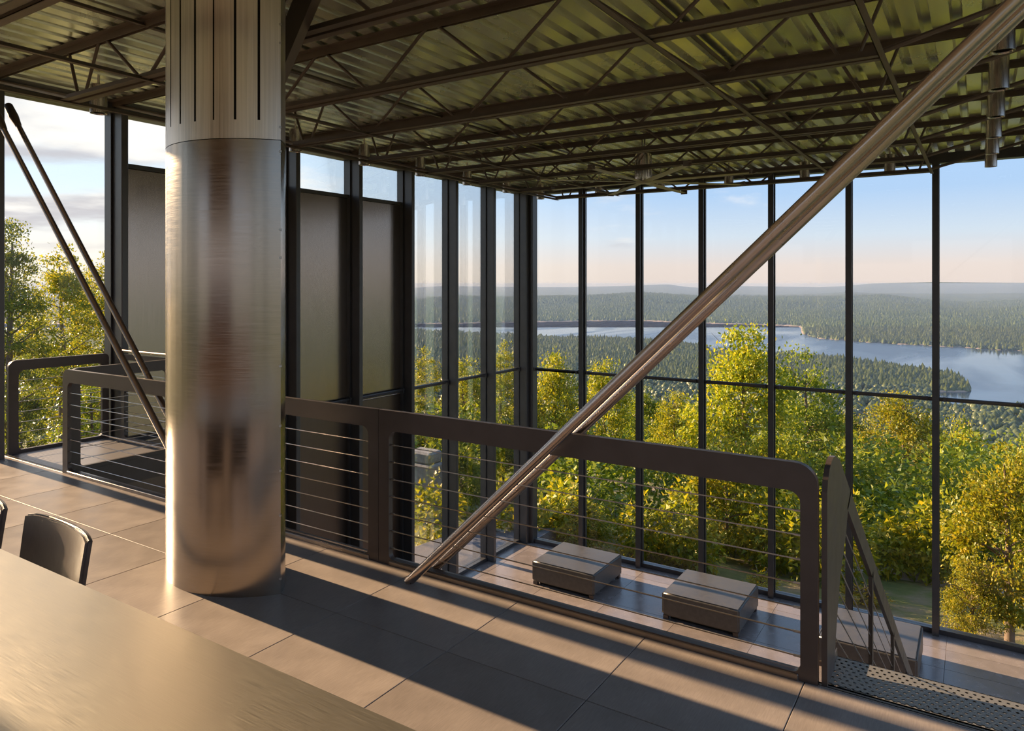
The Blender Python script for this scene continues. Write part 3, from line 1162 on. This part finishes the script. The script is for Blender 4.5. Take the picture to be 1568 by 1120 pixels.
def water_mat():
    m, g, b = new_mat('lake_water')
    geo = g.add('ShaderNodeNewGeometry')
    mp = g.add('ShaderNodeMapping', inp={0: geo.outputs['Position'], 'Rotation': (0, 0, .9), 'Scale': (1.0, .22, 1)})
    n1 = g.add('ShaderNodeTexNoise', inp={'Vector': mp.outputs[0], 'Scale': .006, 'Detail': 5.0, 'Distortion': .6})
    n2 = g.add('ShaderNodeTexNoise', inp={'Vector': geo.outputs['Position'], 'Scale': .35, 'Detail': 3.0})
    b.inputs['Base Color'].default_value = (.035, .055, .085, 1)
    r = g.add('ShaderNodeMapRange', inp={0: n1.outputs[0], 1: .42, 2: .62, 3: .08, 4: .34})
    g.l.new(r.outputs[0], b.inputs['Roughness'])
    b.inputs['IOR'].default_value = 1.33
    st_ = g.add('ShaderNodeMapRange', inp={0: n1.outputs[0], 1: .42, 2: .62, 3: .02, 4: .22})
    bp = g.add('ShaderNodeBump', inp={'Strength': st_.outputs[0], 'Distance': 1.0, 'Height': n2.outputs[0]})
    g.l.new(bp.outputs[0], b.inputs['Normal'])
    return m


def ground_mat():
    m, g, b = new_mat('hillside_ground')
    geo = g.add('ShaderNodeNewGeometry')
    n1 = g.add('ShaderNodeTexNoise', inp={'Vector': geo.outputs['Position'], 'Scale': .8, 'Detail': 7.0, 'Roughness': .65})
    c = g.ramp(n1.outputs[0], [(.32, (.075, .10, .020)), (.48, (.13, .14, .035)), (.6, (.22, .17, .09)), (.75, (.28, .22, .14))])
    g.l.new(c, b.inputs['Base Color'])
    b.inputs['Roughness'].default_value = .95
    bp = g.add('ShaderNodeBump', inp={'Strength': .8, 'Distance': .2, 'Height': n1.outputs[0]})
    g.l.new(bp.outputs[0], b.inputs['Normal'])
    return m


M['canopy'] = canopy_mat()
M['water'] = water_mat()
M['ground'] = ground_mat()

# far terrain, a fan of ground from the foot of the hill to the horizon
us = np.concatenate([np.linspace(-1500, 0, 60, endpoint=False), np.arange(0, 1600, 8.0), np.linspace(1600, 3300, 60)])
ds = np.concatenate([np.geomspace(75, 900, 50, endpoint=False), np.geomspace(900, 3000, 110, endpoint=False), np.geomspace(3000, 22000, 70)])
U, D = np.meshgrid(us, ds)
Xt, Yt = at(U, D)
Zt, Rt = land_z(Xt, Yt, U, D)
Zt = np.where(D < 130, Zt - (130 - D) * .25, Zt)
nu, nd_ = len(us), len(ds)
ii = (np.arange(nd_ - 1)[:, None] * nu + np.arange(nu - 1)[None, :]).ravel()
faces = np.stack([ii, ii + 1, ii + nu + 1, ii + nu], 1)
ter = put('terrain', np_mesh('terrain', np.stack([Xt.ravel(), Yt.ravel(), Zt.ravel()], 1), faces, M['canopy'], True))
tag(ter, 'wooded hills and shores around the lake far below', None, None, 'structure')
a = [at(-1500, 300), at(3300, 300), at(3300, 5200), at(-1500, 5200)]
lk = put('lake', np_mesh('lake', [(x, y, WATER) for x, y in a], [(0, 1, 2, 3)], M['water']))
tag(lk, 'wide blue lake reflecting the evening sky in the valley', None, None, 'structure')
# near ground
gx, gy_ = np.meshgrid(np.linspace(-150, 110, 131), np.linspace(-40, 170, 106))
gz = near_ground(gx, gy_)
inside = (gx > WX - 1) & (gx < RX + 3) & (gy_ < FY + .6)
gz = np.where(inside, -4.6, gz)
nx_ = gx.shape[1]
ii = (np.arange(gx.shape[0] - 1)[:, None] * nx_ + np.arange(nx_ - 1)[None, :]).ravel()
gr = put('ground', np_mesh('ground', np.stack([gx.ravel(), gy_.ravel(), gz.ravel()], 1), np.stack([ii, ii + 1, ii + nx_ + 1, ii + nx_], 1), M['ground'], True))
tag(gr, 'sloping woodland ground around the house', None, None, 'structure')


def strip(name, pts, wid, mat, label, lift=.06):
    mb = MB()
    L = []
    for i, (x, y) in enumerate(pts):
        x0, y0 = pts[max(0, i - 1)]
        x1, y1 = pts[min(len(pts) - 1, i + 1)]
        tx, ty = x1 - x0, y1 - y0
        l = math.hypot(tx, ty)
        nx, ny = -ty / l * wid / 2, tx / l * wid / 2
        for t in (-1, -.4, .4, 1):
            px, py = x + nx * t, y + ny * t
            L.append((px, py, float(near_ground(px, py)) + lift * (1 if abs(t) < .9 else -1)))
    n = len(pts)
    mb.add(L, [(4 * i + j, 4 * i + j + 1, 4 * i + j + 5, 4 * i + j + 4) for i in range(n - 1) for j in range(3)])
    o = mb.build(name, mat, None, 60)
    return tag(o, label, None, None, 'structure')


strip('path_1', [(-14 + 1.2 * i, 19.5 + .9 * math.sin(i * .35) + .05 * i) for i in range(24)], 1.6, M['drive'], 'narrow tan gravel drive below the lake glass')
strip('path_2', [(-16 + 1.5 * i, 26.5 + 1.2 * math.sin(i * .3 + 1) + .10 * i) for i in range(24)], 2.2, M['drive'], 'upper tan gravel drive farther down the hill')
# patio of gravel beside the lower glass
pt = MB().prism([(WX - .12, 7.6), (WX - .12, 14.4), (-9.0, 13.9), (-9.9, 12.6), (-10.2, 11.0), (-10.2, 7.6)], 2, -4.5, -3.92).build('path_3', M['gravel'])
tag(pt, 'grey gravel terrace outside the lower glass', None, None, 'structure')
sb = thing('stone_block', (-11.93, 14.32, -4.45), 'tall rough stone block standing beyond the gravel terrace', 'stone')
stn = MB().bevbox((-.42, -.3, 0), (.42, .3, 1.55), .05).bevbox((-.35, -.25, 1.55), (.38, .28, 1.85), .05)
stn.build('block', M['stone'], sb)

# ------------------------------------------------------------------ trees
def crown_mesh(name, seed, n, clumps, size, mat, shape=(1, 1, 1), spread=.20, low=-1.0):
    """leaves gathered in clumps through an egg-shaped crown of unit radius; one bent blade per leaf"""
    r = np.random.default_rng(seed)
    cs = r.uniform(.45, 1.35, clumps)
    dirs = r.normal(size=(clumps, 3))
    dirs /= np.linalg.norm(dirs, axis=1)[:, None]
    rad = r.uniform(.3, 1.12, clumps) ** .6
    cen = dirs * rad[:, None]
    cen[:, 2] = np.clip(cen[:, 2], low, 1)
    # narrower towards the top
    cen[:, :2] *= (1.06 - .55 * np.clip(cen[:, 2], -.1, 1))[:, None]
    which = r.integers(0, clumps, n)
    off = r.normal(size=(n, 3)) * np.array([spread, spread, spread * .6]) * cs[which][:, None]
    p = cen[which] * np.array(shape) + off
    # leaf frames: hanging outward and down
    out = p / (np.linalg.norm(p, axis=1)[:, None] + 1e-6)
    ax = out * .8 + r.normal(size=(n, 3)) * .7
    ax[:, 2] -= .25
    ax /= np.linalg.norm(ax, axis=1)[:, None]
    nn = r.normal(size=(n, 3)) + np.array([0, 0, .9])
    side = np.cross(nn, ax)
    side /= np.linalg.norm(side, axis=1)[:, None] + 1e-6
    up = np.cross(ax, side)
    s = size * r.uniform(.65, 1.25, n)[:, None]
    v0 = p
    v1 = p + ax * s * .5 + side * s * .27 + up * s * .07
    v2 = p + ax * s
    v3 = p + ax * s * .5 - side * s * .27 + up * s * .07
    V = np.stack([v0, v1, v2, v3], 1).reshape(-1, 3)
    b = np.arange(n) * 4
    F = np.concatenate([np.stack([b, b + 1, b + 2], 1), np.stack([b, b + 2, b + 3], 1)])
    return np_mesh(name, V, F, mat)


def trunk_mesh(seed, h, crown_z, crown_r, crown_h, r0):
    r = random.Random(seed)
    mb = MB()
    pts = [(0, 0, -.4)]
    x = y = 0
    n = 7
    for i in range(1, n + 1):
        x += r.uniform(-.04, .04) * h * .3
        y += r.uniform(-.04, .04) * h * .3
        pts.append((x, y, h * i / n))
    for i, (p, q) in enumerate(zip(pts, pts[1:])):
        mb.tube(p, q, r0 * (1 - .85 * i / n), 8, r0 * (1 - .85 * (i + 1) / n), False)
    for k in range(14):
        t = r.uniform(.3, .95)
        i = min(n - 1, int(t * n))
        p = Vector(pts[i]).lerp(Vector(pts[i + 1]), t * n - i)
        a = r.uniform(0, 2 * math.pi)
        L = crown_r * r.uniform(.5, .9)
        m1 = p + Vector((math.cos(a) * L * .5, math.sin(a) * L * .5, L * r.uniform(.1, .4)))
        q = p + Vector((math.cos(a + .2) * L, math.sin(a + .2) * L, L * r.uniform(.3, .8)))
        rr = r0 * .32 * (1.1 - t)
        mb.tube(p, m1, rr + .008, 6, rr * .7 + .006, False).tube(m1, q, rr * .7 + .006, 6, .004, False)
    return mb.mesh('trunk', M['bark'], 60)


LEAF_N = 11000
CROWNS = {}


def crown(kind, aspect, k):
    """crowns are shared between trees of like kind and build; leaves keep their shape whatever the build"""
    asp = min((1.0, 1.6, 2.4, 3.4), key=lambda a: abs(math.log(a / aspect)))
    key = (kind, asp, k % 2)
    if key not in CROWNS:
        n, cl, size = {'a': (LEAF_N, 90, .085), 'b': (LEAF_N, 90, .085), 'c': (8000, 70, .095), 'y': (2500, 40, .14)}[kind]
        n, cl = int(n * asp ** .5), int(cl * asp ** .7)
        CROWNS[key] = crown_mesh('foliage', 17 * len(CROWNS) + 3, n, cl, size, M['leaf_' + kind], (1, 1, asp), .17)
    return CROWNS[key], asp


TREE_K = [0]


def tree(u, d, vtop, wpx, label, kind='a', group='trees beyond the glass', name='tree', fill=1.0, gz_=None):
    k = TREE_K[0]
    TREE_K[0] += 1
    x, y = at(u, d)
    g0 = float(near_ground(x, y)) if gz_ is None else gz_
    zt = EYE - (vtop - 435) / FPX * d
    r = wpx / 2 / FPX * d
    h = zt - g0
    o = thing(name, (x, y, g0), label, 'tree' if name == 'tree' else 'shrub', group)
    ch = h * fill
    put('trunk', trunk_mesh(k, h * .92, h - ch / 2, r, ch, .035 * max(1.5, h) * .55 + .02), o)
    cm, asp = crown(kind, ch / 2 / r, k)
    f = put('foliage', cm, o)
    f.location = (0, 0, h - ch * .49)
    f.scale = (r * .88, r * .88, ch * .50 / asp)
    f.rotation_euler = (0, 0, k * 1.7)
    tag(f, None, None, None, 'stuff')
    return o


# (bearing, depth, top, width) of each crown as the photograph shows it
tree(15, 19, 338, 120, 'tallest leafy tree outside the glass beside the perforated landing', 'b', fill=.9)
tree(95, 34, 385, 130, 'airy yellow green tree outside the landing glass, behind the tallest one', 'a', fill=.9)
tree(160, 38, 395, 110, 'bushy tree outside the landing glass close to the first dark panel', 'a', fill=.9)
tree(-60, 19, 370, 120, 'green tree at the very edge beyond the landing glass', 'b', fill=.9)
tree(40, 12.5, 560, 110, 'low green shrub outside the landing glass under the tallest tree', 'c', name='shrub', fill=1)
tree(130, 13.5, 575, 110, 'low green shrub outside the landing glass near the first panel', 'b', name='shrub', fill=1)
tree(652, 25, 540, 80, 'slender tree with a pale trunk behind the gravel terrace', 'a', fill=.92)
tree(715, 27, 552, 80, 'slender yellow green tree beyond the glass, second of the terrace row', 'a', fill=.85)
tree(768, 25, 530, 80, 'slender yellow green tree beyond the glass beside the corner column', 'a', fill=.9)
tree(700, 20, 690, 90, 'leafy shrub at the edge of the gravel terrace behind the stone block', 'b', name='shrub', fill=1)
tree(850, 23, 548, 105, 'airy tree with bare twigs just past the corner column', 'a', fill=.9)
tree(925, 26, 556, 100, 'yellow green tree behind the diagonal brace', 'a', fill=.9)
tree(985, 32, 600, 90, 'mid green tree between the brace and the biggest tree', 'b', fill=.9)
tree(1035, 28, 604, 80, 'small bright tree under the wooded lake shore, beside the biggest tree', 'a', fill=.9)
tree(1140, 22, 508, 175, 'biggest yellow green tree, its tip reaching into the lake view', 'a', fill=.92)
tree(1225, 25, 548, 130, 'broad soft green tree right beside the biggest tree', 'b', fill=.92)
tree(1290, 30, 640, 110, 'soft green tree behind the stair guard', 'b', fill=.9)
tree(1380, 27, 605, 130, 'bright yellow tree below the wooded point of the lake', 'a', fill=.9)
tree(1462, 29, 650, 110, 'yellow green tree low under the open water beside the bright one', 'a', fill=.9)
tree(1545, 12.6, 688, 170, 'nearest tree, large leafy yellow branches close to the lake glass', 'a', fill=.95)
tree(1640, 14, 640, 200, 'dense green tree at the outer edge of the lake glass', 'b', fill=.95)
tree(1490, 12.3, 860, 80, 'low yellow green bush under the nearest tree', 'a', name='shrub', fill=1)
tree(1015, 17, 820, 110, 'low bush with pale leaves behind the middle ottoman', 'b', name='shrub', fill=1)
tree(1110, 18.5, 700, 150, 'pale sunlit bush against the glass behind the railing', 'a', name='shrub', fill=1)
tree(1165, 15, 880, 60, 'small bright yellow bush at the foot of the lake glass', 'y', name='shrub', fill=1)
tree(1320, 14.6, 900, 70, 'small yellow shrub at the foot of the glass behind the third ottoman', 'y', name='shrub', fill=1)
tree(880, 17, 770, 110, 'leafy bush behind the ottoman farthest from the stairs', 'a', name='shrub', fill=1)
tree(1240, 19, 790, 130, 'dark green bush under the soft green tree', 'c', name='shrub', fill=1)
tree(1390, 20, 790, 120, 'dark green bush between the two gravel drives', 'c', name='shrub', fill=1)

# undergrowth farther down the slope: nobody could count these
def leaf_cloud(seed, n, per, u0, u1, d0, d1, size, rad, mat, name, label, vmin=640):
    r = np.random.default_rng(seed)
    uu = r.uniform(u0, u1, n)
    dd = np.sqrt(r.uniform(d0 ** 2, d1 ** 2, n))
    x, y = at(uu, dd)
    z = near_ground(x, y) if d1 < 165 else land_z(x, y, uu, dd)[0]
    rr = rad * r.uniform(.7, 1.3, n)
    hh = rr * r.uniform(1.1, 1.8, n)
    keep = 435 - (z + hh * 2 - EYE) / dd * FPX > vmin     # stay below the crowns that reach into the view
    uu, dd, x, y, z, rr, hh = (q[keep] for q in (uu, dd, x, y, z, rr, hh))
    n = len(x)
    c = np.stack([x, y, z + hh * .8], 1)
    i = np.repeat(np.arange(n), per)
    m = len(i)
    q = r.normal(size=(m, 3))
    q /= np.linalg.norm(q, axis=1)[:, None]
    q *= r.uniform(.55, 1.05, m)[:, None] * (1 + .25 * np.sin(q[:, :1] * 7 + i[:, None]) * np.sin(q[:, 1:2] * 6 + 2 * i[:, None]))
    p = c[i] + q * np.stack([rr[i], rr[i], hh[i]], 1)
    ax = q + r.normal(size=(m, 3)) * .7
    ax[:, 2] -= .3
    ax /= np.linalg.norm(ax, axis=1)[:, None]
    side = np.cross(r.normal(size=(m, 3)) + np.array([0, 0, .9]), ax)
    side /= np.linalg.norm(side, axis=1)[:, None] + 1e-6
    s = size * r.uniform(.7, 1.3, m)[:, None]
    V = np.stack([p - side * s * .32, p + ax * s, p + side * s * .32], 1).reshape(-1, 3)
    F = np.arange(m * 3).reshape(-1, 3)
    o = put(name, np_mesh(name, V, F, mat))
    return tag(o, label, None, None, 'stuff')


leaf_cloud(1, 170, 1000, -400, 1900, 34, 75, .24, 2.6, M['leaf_b'], 'undergrowth', 'dull green undergrowth on the slope beyond the first trees')
leaf_cloud(2, 210, 620, 560, 1700, 17.5, 34, .17, 1.2, M['leaf_b'], 'undergrowth', 'dark low bushes covering the ground between the trees')
leaf_cloud(12, 95, 800, 570, 1480, 16.2, 23, .13, .75, M['leaf_a'], 'undergrowth', 'sunlit low bushes close to the house', 720)
leaf_cloud(13, 45, 1100, 590, 860, 19.5, 27, .17, 1.5, M['leaf_b'], 'undergrowth', 'leafy bushes filling the wood behind the gravel terrace', 600)
leaf_cloud(4, 500, 420, -600, 2100, 75, 160, .55, 3.6, M['leaf_b'], 'hillside_forest', 'green treetops on the hillside below the house', 600)
leaf_cloud(5, 2200, 150, -500, 2000, 160, 480, 1.3, 4.4, M['leaf_c'], 'hillside_forest', 'dull green treetops at the foot of the hill', 590)


def blob_forest(seed, n, u0, u1, d0, d1, rad, mat, name, label, octa=False):
    r = np.random.default_rng(seed)
    uu = r.uniform(u0, u1, n)
    dd = np.sqrt(r.uniform(d0 ** 2, d1 ** 2, n))
    x, y = at(uu, dd)
    z, run = land_z(x, y, uu, dd)
    ok = run > 6
    x, y, z = x[ok], y[ok], z[ok]
    n = len(x)
    import bmesh
    bm = bmesh.new()
    bmesh.ops.create_icosphere(bm, subdivisions=1, radius=1)
    bv = np.array([v.co[:] for v in bm.verts])
    bf = np.array([[v.index for v in f.verts] for f in bm.faces])
    bm.free()
    if octa:
        bv = np.array([(1, 0, 0), (0, 1, 0), (-1, 0, 0), (0, -1, 0), (0, 0, 1.)])
        bf = np.array([(0, 1, 4), (1, 2, 4), (2, 3, 4), (3, 0, 4)])
    rr = rad * r.uniform(.6, 1.35, n)
    hh = rr * r.uniform(.9, 1.6, n)
    rot = r.uniform(0, 6.28, n)
    j = 1 + r.normal(size=(n, len(bv))) * .16
    px = bv[None, :, 0] * np.cos(rot)[:, None] - bv[None, :, 1] * np.sin(rot)[:, None]
    py = bv[None, :, 0] * np.sin(rot)[:, None] + bv[None, :, 1] * np.cos(rot)[:, None]
    V = np.stack([x[:, None] + px * j * rr[:, None], y[:, None] + py * j * rr[:, None], z[:, None] - 1 + hh[:, None] * (0 if octa else .7) + (1.45 if octa else 1) * bv[None, :, 2] * j * hh[:, None]], 2).reshape(-1, 3)
    F = (np.arange(n)[:, None, None] * len(bv) + bf[None]).reshape(-1, 3)
    o = put(name, np_mesh(name, V, F, mat, True))
    return tag(o, label, None, None, 'stuff')


M['far_leaf'] = leaf_mat('far_treetops', [(0, (.045, .065, .018)), (.5, (.075, .10, .025)), (1, (.115, .135, .035))], .0)
blob_forest(8, 22000, -150, 1750, 440, 1000, 4.0, M['far_leaf'], 'valley_forest', 'treetops covering the near shore of the lake')
blob_forest(9, 60000, 560, 1640, 1000, 2300, 4.8, M['far_leaf'], 'valley_forest', 'treetops on the flat wooded land and the peninsula in the lake', True)
blob_forest(10, 90000, 560, 1640, 2300, 5000, 5.6, M['far_leaf'], 'lakeshore_forest', 'treetops on the far shore below the hills', True)

# evening haze lying in the valley
hz = MB()
hb = [at(-1500, 260), at(3300, 260), at(3300, 24000), at(-1500, 24000)]
hz.add([(x, y, WATER - 10) for x, y in hb] + [(x, y, 10) for x, y in hb], [(0, 1, 2, 3), (4, 5, 6, 7), (0, 1, 5, 4), (1, 2, 6, 5), (2, 3, 7, 6), (3, 0, 4, 7)])
hm = bpy.data.materials.new('valley_haze')
hm.use_nodes = True
g = NT(hm.node_tree)
g.n.clear()
vol = g.add('ShaderNodeVolumeScatter', inp={'Color': (.44, .60, 1.0, 1), 'Density': 1 / 15000.0, 'Anisotropy': 0.0})
vab = g.add('ShaderNodeVolumeAbsorption', inp={'Color': (0, 0, 0, 1), 'Density': 1 / 26000.0})
vad = g.add('ShaderNodeAddShader')
g.l.new(vol.outputs[0], vad.inputs[0])
g.l.new(vab.outputs[0], vad.inputs[1])
out = g.add('ShaderNodeOutputMaterial')
g.l.new(vad.outputs[0], out.inputs['Volume'])
ho = hz.build('haze', hm)
tag(ho, 'thin blue evening haze lying over the lake valley', None, None, 'stuff')
